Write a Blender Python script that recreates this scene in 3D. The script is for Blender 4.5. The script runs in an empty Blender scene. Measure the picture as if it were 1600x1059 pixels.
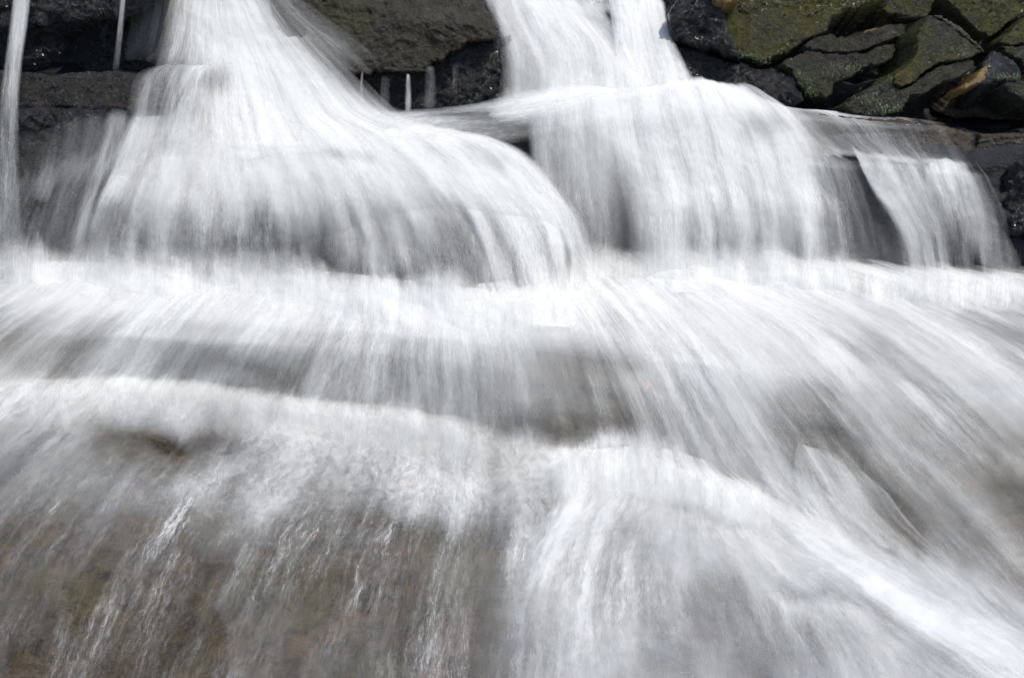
import bpy, math, random
import numpy as np
from mathutils import Vector

# ------------------------------------------------------------------ camera, sky, sun, exposure
SC = bpy.context.scene
COL = SC.collection
PITCH = math.radians(22.0)
FPX = 1386.0                      # focal length in pixels of the 1600 px wide photograph
CAMZ = 1.0
cam = bpy.data.cameras.new('camera')
camo = bpy.data.objects.new('camera', cam)
COL.objects.link(camo)
camo.location = (0, 0, CAMZ)
camo.rotation_euler = (math.radians(90) - PITCH, 0, 0)
cam.sensor_width = 36.0
cam.lens = 36.0 * FPX / 1600.0
cam.clip_start = 0.02
cam.clip_end = 500
SC.camera = camo

SUN_EL, SUN_AZ = math.radians(60), math.radians(136)     # azimuth measured from +Y (behind the falls) towards +X
world = bpy.data.worlds.new('World')
SC.world = world
world.use_nodes = True
wn = world.node_tree
bg = wn.nodes['Background']
sky = wn.nodes.new('ShaderNodeTexSky')
sky.sky_type = 'NISHITA'
sky.sun_disc = False
sky.sun_elevation = SUN_EL
sky.sun_rotation = SUN_AZ
wn.links.new(sky.outputs['Color'], bg.inputs['Color'])
bg.inputs['Strength'].default_value = 0.15
sl = bpy.data.lights.new('sun', 'SUN')
sl.energy = 3.6
sl.angle = math.radians(0.5)
sl.color = (1.0, 0.96, 0.89)
so = bpy.data.objects.new('sun', sl)
COL.objects.link(so)
sdir = Vector((math.cos(SUN_EL) * math.sin(SUN_AZ), math.cos(SUN_EL) * math.cos(SUN_AZ), math.sin(SUN_EL)))
so.rotation_euler = sdir.to_track_quat('Z', 'Y').to_euler()
so.location = sdir * 10
SC.view_settings.view_transform = 'Standard'
SC.view_settings.look = 'None'
SC.view_settings.exposure = 0.0
SC.view_settings.gamma = 1.0
SC.cycles.transparent_max_bounces = 20
SC.cycles.max_bounces = 5
SC.cycles.use_adaptive_sampling = True
SC.cycles.adaptive_threshold = 0.035
SC.cycles.diffuse_bounces = 3

# ------------------------------------------------------------------ geometry helpers
CP, SP = math.cos(PITCH), math.sin(PITCH)

def at(px, py, Y):
    """world points lying at distance Y in front of the viewpoint, in the direction of pixel (px, py)"""
    px, py, Y = np.broadcast_arrays(np.asarray(px, float), np.asarray(py, float), np.asarray(Y, float))
    xc = (px - 800.0) / FPX
    yc = (529.5 - py) / FPX
    dy = CP + yc * SP
    dz = -SP + yc * CP
    return np.stack([xc / dy * Y, Y, CAMZ + dz / dy * Y], -1)

def y_of_z(py, z):
    yc = (529.5 - np.asarray(py, float)) / FPX
    return (np.asarray(z, float) - CAMZ) * (CP + yc * SP) / (-SP + yc * CP)

def _hash(ix, iy, iz, seed):
    n = (ix * 374761393 + iy * 668265263 + iz * 1274126177 + seed * 974634777) & 0xffffffff
    n = ((n ^ (n >> 13)) * 1103515245 + 12345) & 0xffffffff
    n = ((n ^ (n >> 16)) * 2246822519) & 0xffffffff
    return ((n ^ (n >> 15)) & 0xffffff) / float(0xffffff)

def vnoise(p, seed=0):
    p = np.asarray(p, float)
    i = np.floor(p).astype(np.int64)
    f = p - i
    f = f * f * f * (f * (f * 6 - 15) + 10)
    r = 0
    for dx in (0, 1):
        for dy in (0, 1):
            for dz in (0, 1):
                w = (f[..., 0] if dx else 1 - f[..., 0]) * (f[..., 1] if dy else 1 - f[..., 1]) * (f[..., 2] if dz else 1 - f[..., 2])
                r = r + w * _hash(i[..., 0] + dx, i[..., 1] + dy, i[..., 2] + dz, seed)
    return r * 2 - 1

def fbm(p, oct=4, seed=0, gain=0.5):
    a, s, r = 1.0, 1.0, 0
    for k in range(oct):
        r = r + a * vnoise(np.asarray(p) * s + 17.3 * k, seed + k)
        a *= gain
        s *= 2.03
    return r

def sstep(x, a, b):
    t = np.clip((x - a) / (b - a), 0, 1)
    return t * t * (3 - 2 * t)

def tag(o, label=None, cat=None, group=None, kind=None):
    if label: o['label'] = label
    if cat: o['category'] = cat
    if group: o['group'] = group
    if kind: o['kind'] = kind
    return o

def mesh_obj(name, verts, faces, mat, parent=None, uv=None, attrs=None, smooth=True):
    verts = np.asarray(verts, np.float32)
    faces = np.asarray(faces, np.int32)
    used = np.zeros(len(verts), bool)
    used[faces.ravel()] = True
    remap = np.cumsum(used) - 1
    faces = remap[faces].astype(np.int32)
    me = bpy.data.meshes.new(name)
    k = faces.shape[1]
    me.vertices.add(int(used.sum()))
    me.vertices.foreach_set('co', verts[used].ravel())
    me.loops.add(faces.size)
    me.loops.foreach_set('vertex_index', faces.ravel())
    me.polygons.add(len(faces))
    me.polygons.foreach_set('loop_start', np.arange(0, faces.size, k, dtype=np.int32))
    me.polygons.foreach_set('loop_total', np.full(len(faces), k, np.int32))
    me.update(calc_edges=True)
    if smooth:
        me.polygons.foreach_set('use_smooth', np.ones(len(faces), bool))
    if uv is not None:
        l = me.uv_layers.new(name='flow')
        l.data.foreach_set('uv', np.asarray(uv, np.float32)[used][faces.ravel()].ravel())
    for an, av in (attrs or {}).items():
        a = me.attributes.new(an, 'FLOAT', 'POINT')
        a.data.foreach_set('value', np.asarray(av, np.float32)[used])
    me.materials.append(mat)
    o = bpy.data.objects.new(name, me)
    COL.objects.link(o)
    if parent is not None: o.parent = parent
    return o

def grid_faces(nr, nc, keep=None):
    r, c = np.meshgrid(np.arange(nr - 1), np.arange(nc - 1), indexing='ij')
    a = (r * nc + c).ravel()
    f = np.stack([a, a + 1, a + nc + 1, a + nc], 1)
    if keep is not None:
        k = keep.ravel()
        f = f[k[f].any(1)]
    return f

def catmull(P, n):
    """P (k, ...) -> n samples of a Catmull-Rom spline along axis 0"""
    P = np.asarray(P, float)
    k = len(P)
    t = np.linspace(0, k - 1, n)
    i = np.minimum(t.astype(int), k - 2)
    f = (t - i).reshape((-1,) + (1,) * (P.ndim - 1))
    Q = np.concatenate([2 * P[:1] - P[1:2], P, 2 * P[-1:] - P[-2:-1]], 0)
    a, b, c, d = Q[i], Q[i + 1], Q[i + 2], Q[i + 3]
    return 0.5 * (2 * b + (c - a) * f + (2 * a - 5 * b + 4 * c - d) * f ** 2 + (3 * b - a - 3 * c + d) * f ** 3)

# ------------------------------------------------------------------ materials
class NT:
    def __init__(s, mat):
        s.t = mat.node_tree
        s.n = s.t.nodes
        s.l = s.t.links
    def node(s, typ, **kw):
        nd = s.n.new(typ)
        for k, v in kw.items():
            if k in nd.inputs.keys():
                s.put(nd.inputs[k], v)
            else:
                setattr(nd, k, v)
        return nd
    def put(s, sock, v):
        if isinstance(v, bpy.types.NodeSocket): s.l.new(v, sock)
        else: sock.default_value = v
    def math(s, op, a, b=None, c=None, clamp=False):
        nd = s.n.new('ShaderNodeMath'); nd.operation = op; nd.use_clamp = clamp
        s.put(nd.inputs[0], a)
        if b is not None: s.put(nd.inputs[1], b)
        if c is not None: s.put(nd.inputs[2], c)
        return nd.outputs[0]
    def vmath(s, op, a, b=None):
        nd = s.n.new('ShaderNodeVectorMath'); nd.operation = op
        s.put(nd.inputs[0], a)
        if b is not None: s.put(nd.inputs[1], b)
        return nd.outputs[0]
    def noise(s, vec, scale, detail=3, rough=0.55, dist=0.0):
        nd = s.node('ShaderNodeTexNoise', Vector=vec, Scale=scale, Detail=detail, Roughness=rough, Distortion=dist)
        return nd.outputs['Fac']
    def mapr(s, v, a, b, c=0.0, d=1.0):
        nd = s.node('ShaderNodeMapRange', Value=v)
        nd.inputs[1].default_value = a; nd.inputs[2].default_value = b
        nd.inputs[3].default_value = c; nd.inputs[4].default_value = d
        return nd.outputs[0]
    def mix(s, f, a, b):
        nd = s.n.new('ShaderNodeMix'); nd.data_type = 'RGBA'
        s.put(nd.inputs[0], f); s.put(nd.inputs[6], a); s.put(nd.inputs[7], b)
        return nd.outputs[2]
    def attr(s, name):
        nd = s.n.new('ShaderNodeAttribute'); nd.attribute_name = name
        return nd.outputs['Fac']

def new_mat(name):
    m = bpy.data.materials.new(name)
    m.use_nodes = True
    t = NT(m)
    for nd in list(t.n): t.n.remove(nd)
    out = t.n.new('ShaderNodeOutputMaterial')
    return m, t, out

def water_mat(name, contrast=3.0, gloss=0.5, fine=1.0, bump=0.5):
    m, t, out = new_mat(name)
    uv = t.node('ShaderNodeUVMap', uv_map='flow').outputs[0]
    geo = t.n.new('ShaderNodeNewGeometry').outputs['Position']
    turb = t.attr('turb')
    tau = t.attr('tau')
    # turbulence bends the flow lines
    wob = t.node('ShaderNodeTexNoise', Vector=geo, Scale=20.0, Detail=3.0, Roughness=0.62).outputs['Color']
    wob = t.vmath('SUBTRACT', wob, (0.5, 0.5, 0.5))
    sc = t.math('MULTIPLY_ADD', turb, 0.045, 0.006)
    nd = t.n.new('ShaderNodeVectorMath'); nd.operation = 'SCALE'
    t.put(nd.inputs[0], wob); t.put(nd.inputs[3], sc)
    v = t.vmath('ADD', uv, nd.outputs[0])
    def layer(su, sv, det, rough, off):
        mv = t.vmath('ADD', t.vmath('MULTIPLY', v, (su, sv, 1)), (off, off * 1.7, off * 0.3))
        return t.math('SUBTRACT', t.noise(mv, 1.0, det, rough), 0.5)
    n1 = layer(13, 1.6, 3, 0.6, 3.1)
    n2 = layer(48, 4.0, 3, 0.6, 9.7)
    n3 = layer(170, 14.0, 2, 0.65, 21.3)
    n4 = layer(560, 70.0, 1, 0.6, 41.3)
    # curdled foam: more isotropic, only where turbulent
    n5 = layer(80, 38, 4, 0.68, 61.0)
    N = t.math('ADD', t.math('MULTIPLY', n1, 0.5), t.math('MULTIPLY', n2, 0.6))
    N = t.math('MULTIPLY_ADD', n3, 0.42 * fine, N)
    N = t.math('MULTIPLY_ADD', n4, 0.42 * fine, N)
    cm = t.mapr(t.noise(geo, 4.5, 2, 0.5), 0.36, 0.64, 0.35, 1.35)
    N = t.math('ADD', t.math('MULTIPLY', n1, 1.2), t.math('MULTIPLY', N, cm))
    N = t.math('MULTIPLY_ADD', n5, t.math('MULTIPLY', turb, 1.3), N)
    ev = t.math('POWER', math.e, t.math('SUBTRACT', t.math('MULTIPLY', N, contrast), 0.0))
    te = t.math('MULTIPLY', tau, ev)
    alpha = t.math('SUBTRACT', 1.0, t.math('POWER', math.e, t.math('MULTIPLY', te, -1.0)), clamp=True)
    bmp = t.node('ShaderNodeBump', Strength=bump, Distance=0.02, Height=N)
    foam = t.node('ShaderNodeBsdfDiffuse', Color=(0.93, 0.925, 0.91, 1), Normal=bmp.outputs[0])
    tr = t.node('ShaderNodeBsdfTranslucent', Color=(0.93, 0.925, 0.91, 1), Normal=bmp.outputs[0])
    body = t.node('ShaderNodeMixShader', Fac=0.35)
    t.l.new(foam.outputs[0], body.inputs[1]); t.l.new(tr.outputs[0], body.inputs[2])
    clear = t.node('ShaderNodeBsdfTransparent', Color=(0.985, 0.985, 0.98, 1))
    gl = t.node('ShaderNodeBsdfGlossy', Color=(1, 1, 1, 1), Roughness=0.28, Normal=bmp.outputs[0])
    fr = t.node('ShaderNodeFresnel', IOR=1.33, Normal=bmp.outputs[0])
    wet = t.node('ShaderNodeMixShader', Fac=t.math('MULTIPLY', fr.outputs[0], t.math('MULTIPLY', t.mapr(tau, 0.0, 0.15), gloss)))
    t.l.new(clear.outputs[0], wet.inputs[1]); t.l.new(gl.outputs[0], wet.inputs[2])
    ms = t.node('ShaderNodeMixShader', Fac=alpha)
    t.l.new(wet.outputs[0], ms.inputs[1]); t.l.new(body.outputs[0], ms.inputs[2])
    t.l.new(ms.outputs[0], out.inputs[0])
    return m

def rock_mat(name, dark, light, moss, moss_amt, rough=(0.25, 0.6), bump=0.6, scale=1.0, warm=None, warm_amt=0.0, upper=None, grain=0.5, coat=0.0):
    m, t, out = new_mat(name)
    tc = t.n.new('ShaderNodeNewGeometry').outputs['Position']
    big = t.noise(tc, 5 * scale, 4, 0.6, 0.3)
    med = t.noise(tc, 28 * scale, 5, 0.65, 0.2)
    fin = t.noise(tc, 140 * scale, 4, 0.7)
    st = t.vmath('MULTIPLY', tc, (30 * scale, 30 * scale, 95 * scale))
    strat = t.noise(st, 1.0, 4, 0.6)
    c = t.mix(t.mapr(med, 0.3, 0.72), dark, light)
    c = t.mix(t.mapr(fin, 0.57, 0.70, 0, 0.7), c, tuple(min(1, x * 2.2) for x in light[:3]) + (1,))  # pale mineral specks, strengthened so the base colour also imitates wet glints
    if warm:
        w = t.noise(tc, 11 * scale, 4, 0.6)
        c = t.mix(t.mapr(w, 0.55, 0.68, 0, warm_amt), c, warm)
    mm = t.math('ADD', t.math('MULTIPLY', big, 0.55), t.math('MULTIPLY', fin, 0.45))
    mossm = t.mapr(mm, 0.62 - 0.28 * moss_amt, 0.72 - 0.26 * moss_amt, 0, 1.0)
    mc = t.mix(t.mapr(t.noise(tc, 60 * scale, 3), 0.35, 0.7), moss, tuple(x * 0.45 for x in moss[:3]) + (1,))
    c = t.mix(t.math('MULTIPLY', mossm, min(1.0, moss_amt * 1.6)), c, mc)
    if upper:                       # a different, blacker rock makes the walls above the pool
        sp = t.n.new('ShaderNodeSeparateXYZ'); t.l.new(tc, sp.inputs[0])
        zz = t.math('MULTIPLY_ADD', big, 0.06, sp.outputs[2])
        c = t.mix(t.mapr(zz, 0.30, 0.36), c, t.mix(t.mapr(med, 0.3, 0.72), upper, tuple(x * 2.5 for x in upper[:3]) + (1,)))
    h = t.math('MULTIPLY_ADD', fin, grain, t.math('MULTIPLY_ADD', med, 0.7, t.math('MULTIPLY', strat, 0.35)))
    bmp = t.node('ShaderNodeBump', Strength=bump, Distance=0.02, Height=h)
    rg = t.mapr(t.noise(tc, 40 * scale, 3), 0.35, 0.65, rough[0], rough[1])
    bs = t.node('ShaderNodeBsdfPrincipled', Roughness=rg, Normal=bmp.outputs[0])
    t.put(bs.inputs['Base Color'], c)
    bs.inputs['IOR'].default_value = 1.4
    if coat:                       # a film of water on the stone
        drop = t.noise(tc, 90 * scale, 3, 0.6, 0.6)
        cb = t.node('ShaderNodeBump', Strength=1.0, Distance=0.022, Height=t.math('MULTIPLY_ADD', drop, 0.8, t.math('MULTIPLY', med, 0.7)))
        bs.inputs['Coat Weight'].default_value = coat
        bs.inputs['Coat Roughness'].default_value = 0.10
        bs.inputs['Coat IOR'].default_value = 1.4
        t.l.new(cb.outputs[0], bs.inputs['Coat Normal'])
    t.l.new(bs.outputs[0], out.inputs[0])
    return m

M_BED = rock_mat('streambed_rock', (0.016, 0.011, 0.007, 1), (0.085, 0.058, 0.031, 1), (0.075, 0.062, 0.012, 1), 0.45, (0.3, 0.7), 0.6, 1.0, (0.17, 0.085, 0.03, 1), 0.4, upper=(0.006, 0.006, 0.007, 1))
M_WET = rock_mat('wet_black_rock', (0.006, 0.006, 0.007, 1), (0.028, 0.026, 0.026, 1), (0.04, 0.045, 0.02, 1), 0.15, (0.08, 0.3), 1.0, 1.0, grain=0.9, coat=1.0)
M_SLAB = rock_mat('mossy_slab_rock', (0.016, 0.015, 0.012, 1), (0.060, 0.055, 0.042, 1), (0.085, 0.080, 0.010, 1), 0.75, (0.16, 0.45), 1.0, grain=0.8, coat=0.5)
M_GREY = rock_mat('grey_slab_rock', (0.015, 0.014, 0.013, 1), (0.066, 0.056, 0.042, 1), (0.07, 0.085, 0.018, 1), 0.5, (0.16, 0.45), 1.0, grain=0.8, coat=0.5)
M_BROWN = rock_mat('brown_ledge_rock', (0.014, 0.011, 0.008, 1), (0.060, 0.045, 0.03, 1), (0.09, 0.08, 0.03, 1), 0.25, (0.15, 0.45), 0.7, 1.0, (0.14, 0.085, 0.035, 1), 0.3, coat=0.5)
M_RUST = rock_mat('rusty_rock', (0.07, 0.045, 0.016, 1), (0.20, 0.13, 0.05, 1), (0.1, 0.08, 0.03, 1), 0.3, (0.3, 0.6), 0.5)
M_DARK = rock_mat('dark_wet_ledge_rock', (0.007, 0.006, 0.006, 1), (0.040, 0.032, 0.025, 1), (0.04, 0.04, 0.015, 1), 0.2, (0.1, 0.35), 0.9, 1.0, grain=0.8, coat=0.8)
M_BOULDER = rock_mat('boulder_rock', (0.014, 0.012, 0.010, 1), (0.058, 0.049, 0.035, 1), (0.06, 0.056, 0.018, 1), 0.4, (0.35, 0.7), 0.8)

# ------------------------------------------------------------------ terrain: the stepped streambed
# each row: px -> py of the row, and its height z (or its distance Y)
PX = np.arange(-1100, 2701, 8.0)
def R(pts):
    return np.interp(PX, [p[0] for p in pts], [p[1] for p in pts])
rows = []
def zrow(py, z):
    py = R(py); z = R(z); rows.append((py, y_of_z(py, z)))
def yrow(py, Y):
    rows.append((R(py), R(Y)))
zrow([(0, 1900)], [(0, -0.06)])
zrow([(0, 1400)], [(0, -0.03)])
zrow([(0, 1100)], [(0, 0.0)])
zrow([(0, 860), (800, 860), (1000, 880), (1600, 1010)], [(0, 0.03), (1600, 0.0)])
zrow([(-400, 640), (0, 612), (150, 600), (300, 606), (400, 620), (550, 640), (700, 665), (800, 695), (860, 715), (960, 715), (1060, 745), (1200, 790), (1400, 860), (1600, 930), (2000, 1060)],
     [(0, 0.12), (800, 0.07), (1600, 0.0)])
zrow([(-400, 560), (0, 530), (200, 535), (400, 548), (600, 560), (800, 590), (950, 612), (1060, 620), (1150, 640), (1300, 670), (1600, 730), (2000, 800)],
     [(0, 0.22), (800, 0.20), (1600, 0.15)])
zrow([(-400, 520), (0, 496), (200, 502), (400, 515), (600, 525), (800, 550), (950, 565), (1060, 570), (1150, 585), (1300, 600), (1450, 610), (1600, 625), (2000, 680)],
     [(0, 0.255), (1600, 0.235)])
zrow([(-400, 425), (0, 420), (200, 430), (400, 440), (530, 450), (700, 468), (860, 465), (920, 412), (1100, 416), (1300, 425), (1450, 436), (1600, 438), (2000, 440)], [(0, 0.29)])
# wall of the middle drop and its lip
yrow([(-400, 300), (0, 300), (150, 262), (250, 245), (400, 228), (600, 232), (750, 250), (860, 270), (900, 238), (1000, 232), (1230, 262), (1300, 262), (1400, 264), (1500, 274), (1600, 282), (2000, 290)],
     [(0, 2.38), (200, 2.36), (400, 2.33), (860, 2.32), (920, 2.38), (1250, 2.31), (1600, 2.27)])
yrow([(-400, 292), (0, 292), (150, 252), (250, 234), (400, 216), (600, 221), (750, 238), (860, 258), (900, 226), (1000, 221), (1230, 247), (1300, 244), (1400, 248), (1500, 259), (1600, 268), (2000, 280)],
     [(0, 2.42), (200, 2.40), (400, 2.40), (860, 2.40), (920, 2.42), (1250, 2.37), (1600, 2.34)])
# upper ledge face (right) / dark wall (left)
yrow([(-400, 170), (0, 172), (250, 180), (400, 186), (600, 190), (750, 186), (900, 186), (1000, 186), (1230, 186), (1400, 196), (1600, 210), (2000, 225)],
     [(0, 2.50), (400, 2.52), (600, 2.50), (900, 2.46), (1250, 2.42), (1600, 2.39)])
yrow([(-400, 110), (0, 112), (250, 150), (400, 164), (600, 172), (750, 170), (900, 172), (1000, 172), (1230, 172), (1400, 182), (1600, 196), (2000, 212)],
     [(0, 2.62), (400, 2.62), (600, 2.64), (1250, 2.6), (1600, 2.56)])
yrow([(-400, 60), (0, 60), (250, 80), (400, 60), (1000, 60), (1230, 90), (1600, 100), (2000, 100)], [(0, 3.3), (400, 3.1), (800, 3.0), (1600, 3.1)])
yrow([(0, -40)], [(0, 3.5), (400, 3.2), (1600, 3.3)])
yrow([(0, -90)], [(0, 3.7), (1600, 3.6)])
yrow([(0, -250)], [(0, 3.9), (1600, 4.1)])
RP = np.stack([r[0] for r in rows]); RY = np.stack([r[1] for r in rows])
def dense_rows(n_per):
    out_p, out_y = [], []
    for k in range(len(RP) - 1):
        for s in np.linspace(0, 1, n_per, endpoint=False):
            out_p.append(RP[k] * (1 - s) + RP[k + 1] * s)
            out_y.append(RY[k] * (1 - s) + RY[k + 1] * s)
    out_p.append(RP[-1]); out_y.append(RY[-1])
    P, Y = np.array(out_p), np.array(out_y)
    for _ in range(3):                      # round the ledges a little
        P[1:-1] = (P[:-2] + 2 * P[1:-1] + P[2:]) / 4
        Y[1:-1] = (Y[:-2] + 2 * Y[1:-1] + Y[2:]) / 4
    for _ in range(6):
        P[:, 1:-1] = (P[:, :-2] + 2 * P[:, 1:-1] + P[:, 2:]) / 4
        Y[:, 1:-1] = (Y[:, :-2] + 2 * Y[:, 1:-1] + Y[:, 2:]) / 4
    return P, Y
DP, DY = dense_rows(26)
# distance table used to lay water on the bed
TPY = np.arange(-200, 1851, 3.0)
TAB = np.stack([np.interp(TPY, DP[::-1, j], DY[::-1, j]) for j in range(len(PX))])
def bed_Y(px, py):
    fx = np.clip((np.asarray(px) - PX[0]) / 8.0, 0, len(PX) - 1.001)
    fy = np.clip((np.asarray(py) - TPY[0]) / 3.0, 0, len(TPY) - 1.001)
    i, j = fx.astype(int), fy.astype(int)
    a, b = fx - i, fy - j
    return (TAB[i, j] * (1 - a) * (1 - b) + TAB[i + 1, j] * a * (1 - b) + TAB[i, j + 1] * (1 - a) * b + TAB[i + 1, j + 1] * a * b)

V = at(np.broadcast_to(PX, DP.shape), DP, DY)
n = fbm(V * 5.0, 4, 3)
r2 = 1 - np.abs(fbm(V * np.array([3.2, 3.2, 14.0]), 3, 11))
disp = -0.022 + 0.026 * n - 0.02 * sstep(r2, 0.75, 1.0)
V = V + disp[..., None] * np.array([0, -0.6, 0.8])
V[..., 0] += 0.01 * fbm(V * 8, 3, 31)
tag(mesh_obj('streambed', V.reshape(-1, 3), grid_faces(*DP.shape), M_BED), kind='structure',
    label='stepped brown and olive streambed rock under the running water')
# banks and ground beyond the frame, so the place carries on past the picture
def ground():
    x = np.linspace(-40, 40, 161); y = np.linspace(-30, 40, 141)
    X, Yg = np.meshgrid(x, y)
    z = -0.25 + 0.0 * X
    z += 0.9 * sstep(np.abs(X), 2.6, 6.0) * 1.2 + sstep(Yg, 4.3, 6.0) * 1.0 + 0.15 * fbm(np.stack([X, Yg, 0 * X], -1) * 0.5, 4, 5)
    z -= 0.35 * (1 - sstep(np.abs(X), 2.4, 3.0)) * (1 - sstep(Yg, 3.6, 4.6))
    tag(mesh_obj('ground', np.stack([X, Yg, z], -1).reshape(-1, 3), grid_faces(*X.shape), M_BROWN), kind='structure')
ground()

# ------------------------------------------------------------------ rocks: faceted slabs with real thickness
def rock(name, poly, Y, mat, n=(0, -1, 0.15), thick=0.14, bevel=0.02, amp=0.008, label=None, cat='rock', group=None,
         parent=None, zoom=None, seed=1, crease=None, jag=0.004, step=0.003, lumps=14.0, back=0.0, grit=None):
    poly = np.array(poly, float)
    if zoom is not None:
        poly = poly / zoom[2] + np.array(zoom[:2])
    c = poly.mean(0)
    C0 = at(c[0], c[1], Y)
    nn = np.array(n, float); nn /= np.linalg.norm(nn)
    ux = np.cross(np.array([0, 0, 1.0]), nn); ux /= np.linalg.norm(ux)
    uy = np.cross(nn, ux)
    d = at(poly[:, 0], poly[:, 1], 1.0) - np.array([0, 0, CAMZ])
    o = np.array([0, 0, CAMZ])
    tt = ((C0 - o) @ nn) / (d @ nn)
    W = o + d * tt[:, None]
    P2 = np.stack([(W - C0) @ ux, (W - C0) @ uy], 1)
    mn, mx = P2.min(0) - 0.02, P2.max(0) + 0.02
    xs = np.arange(mn[0], mx[0], step); ys = np.arange(mn[1], mx[1], step)
    X, Yv = np.meshgrid(xs, ys)
    Q = np.stack([X, Yv], -1)
    Q3 = np.stack([X, Yv, 0 * X + seed * 3.7], -1)
    # signed distance to the outline (positive inside), chipped by noise
    dist = np.full(X.shape, 1e9); inside = np.zeros(X.shape, bool); near = np.zeros(Q.shape)
    k = len(P2)
    for i in range(k):
        a, b = P2[i], P2[(i + 1) % k]
        ab = b - a
        t = np.clip(((Q - a) @ ab) / (ab @ ab + 1e-12), 0, 1)
        pr = a + t[..., None] * ab
        dd = np.linalg.norm(Q - pr, axis=-1)
        m = dd < dist
        dist = np.where(m, dd, dist); near[m] = pr[m]
        cr = ((a[1] > Yv) != (b[1] > Yv)) & (X < (b[0] - a[0]) * (Yv - a[1]) / (b[1] - a[1] + 1e-12) + a[0])
        inside ^= cr
    sd = np.where(inside, dist, -dist)
    sd = sd + jag * fbm(Q3 * 28, 3, seed + 50) + jag * 0.6 * fbm(Q3 * 110, 2, seed + 70)
    bv = np.clip(1 - sd / bevel, 0, 1)
    h = -bevel * (1 - np.sqrt(np.clip(1 - bv ** 2, 0, 1)))
    nz = fbm(Q3 * lumps, 5, seed, 0.5)
    h = h + amp * nz + 0.35 * amp * (1 - np.abs(fbm(Q3 * lumps * 3.1, 3, seed + 9)))
    lay = fbm(Q3 * np.array([3, 9, 1]) , 2, seed + 19)
    h = h + (0.005 if mat in (M_SLAB, M_GREY) else 0.8 * amp) * np.floor(lay * 4) / 2            # split layers
    if crease:
        for (ax, ay, bx, by, s) in crease:                # (line in px, slope on its left side)
            A = at(ax, ay, 1) - o; B = at(bx, by, 1) - o
            A = o + A * (((C0 - o) @ nn) / (A @ nn)); B = o + B * (((C0 - o) @ nn) / (B @ nn))
            a2 = np.array([(A - C0) @ ux, (A - C0) @ uy]); b2 = np.array([(B - C0) @ ux, (B - C0) @ uy])
            e = (b2 - a2) / np.linalg.norm(b2 - a2)
            side = (Q[..., 0] - a2[0]) * -e[1] + (Q[..., 1] - a2[1]) * e[0]
            h = h - s * np.clip(side, 0, None)
    if grit is None: grit = 0.0045 if mat is M_WET else 0.0028
    h = h + grit * fbm(Q3 * 75, 3, seed + 33, 0.6) * 1.0
    out_ = sd <= 0
    h = np.where(out_, -thick + back, h)
    keep = sd > 0
    Wd = C0 + X[..., None] * ux + Yv[..., None] * uy + h[..., None] * nn
    if back > 0:
        pass
    f = grid_faces(X.shape[0], X.shape[1], keep)
    # outward-facing back sheet closes the block
    nv = X.size
    Wb = C0 + X[..., None] * ux * 0.97 + Yv[..., None] * uy * 0.97 - (thick + 0.004) * nn
    fb = (f[:, ::-1] + nv)[::1]
    ob = mesh_obj(name, np.concatenate([Wd.reshape(-1, 3), Wb.reshape(-1, 3)]), np.concatenate([f, fb]), mat, parent)
    if label: tag(ob, label, cat, group)
    return ob

Z4 = (1000, 0, 1600 / 600.0)
Z2 = (1300, 0, 1444 / 300.0)
G = 'broken slabs of the rock bank at upper right'
rock('boulder', [(190, 20), (250, -60), (420, -70), (1060, -60), (1030, 8), (860, 50), (800, 82), (770, 130), (700, 165), (640, 205), (560, 240), (510, 260), (440, 240), (370, 228), (270, 200), (200, 180), (165, 170), (150, 110)],
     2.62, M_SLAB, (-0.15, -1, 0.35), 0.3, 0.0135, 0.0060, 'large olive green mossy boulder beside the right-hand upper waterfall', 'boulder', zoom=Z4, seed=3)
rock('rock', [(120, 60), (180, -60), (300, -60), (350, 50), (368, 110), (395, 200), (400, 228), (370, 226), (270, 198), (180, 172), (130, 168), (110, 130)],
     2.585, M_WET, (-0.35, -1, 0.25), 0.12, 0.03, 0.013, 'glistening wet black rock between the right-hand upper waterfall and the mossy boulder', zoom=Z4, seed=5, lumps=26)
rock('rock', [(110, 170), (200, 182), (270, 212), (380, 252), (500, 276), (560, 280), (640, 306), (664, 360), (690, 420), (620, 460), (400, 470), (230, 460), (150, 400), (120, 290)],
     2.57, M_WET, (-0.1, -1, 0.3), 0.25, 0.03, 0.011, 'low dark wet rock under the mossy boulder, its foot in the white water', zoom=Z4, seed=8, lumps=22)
rock('rock', [(680, 190), (740, 152), (790, 140), (830, 146), (900, 150), (960, 128), (1040, 98), (1100, 90), (1180, 92), (1172, 124), (1130, 140), (1060, 160), (1010, 178), (940, 212), (860, 220), (780, 219), (720, 205)],
     2.60, M_GREY, (0.05, -1, 0.35), 0.16, 0.0054, 0.0036, 'thin long grey-green slab just below the rust-coloured hollow', zoom=Z4, seed=11)
rock('rock', [(580, 268), (640, 232), (690, 208), (780, 226), (860, 228), (940, 220), (1000, 192), (1062, 176), (1066, 215), (1050, 245), (1000, 265), (930, 292), (860, 330), (800, 360), (800, 385), (770, 402), (700, 392), (655, 352), (640, 306)],
     2.565, M_GREY, (0.0, -1, 0.3), 0.2, 0.0063, 0.0048, 'broad grey slab with green tufts along its lower edge, amid the rock bank', zoom=Z4, seed=13)
rock('rock', [(1215, 65), (1262, 85), (1300, 112), (1370, 162), (1425, 215), (1380, 243), (1300, 252), (1240, 268), (1180, 306), (1110, 358), (1085, 366), (1055, 350), (1048, 322), (1110, 290), (1150, 225), (1162, 190), (1160, 120)],
     2.50, M_SLAB, (0.1, -1, 0.3), 0.16, 0.0045, 0.0036, 'triangular olive green slab with a sharp point at the top', zoom=Z4, seed=17)
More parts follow.
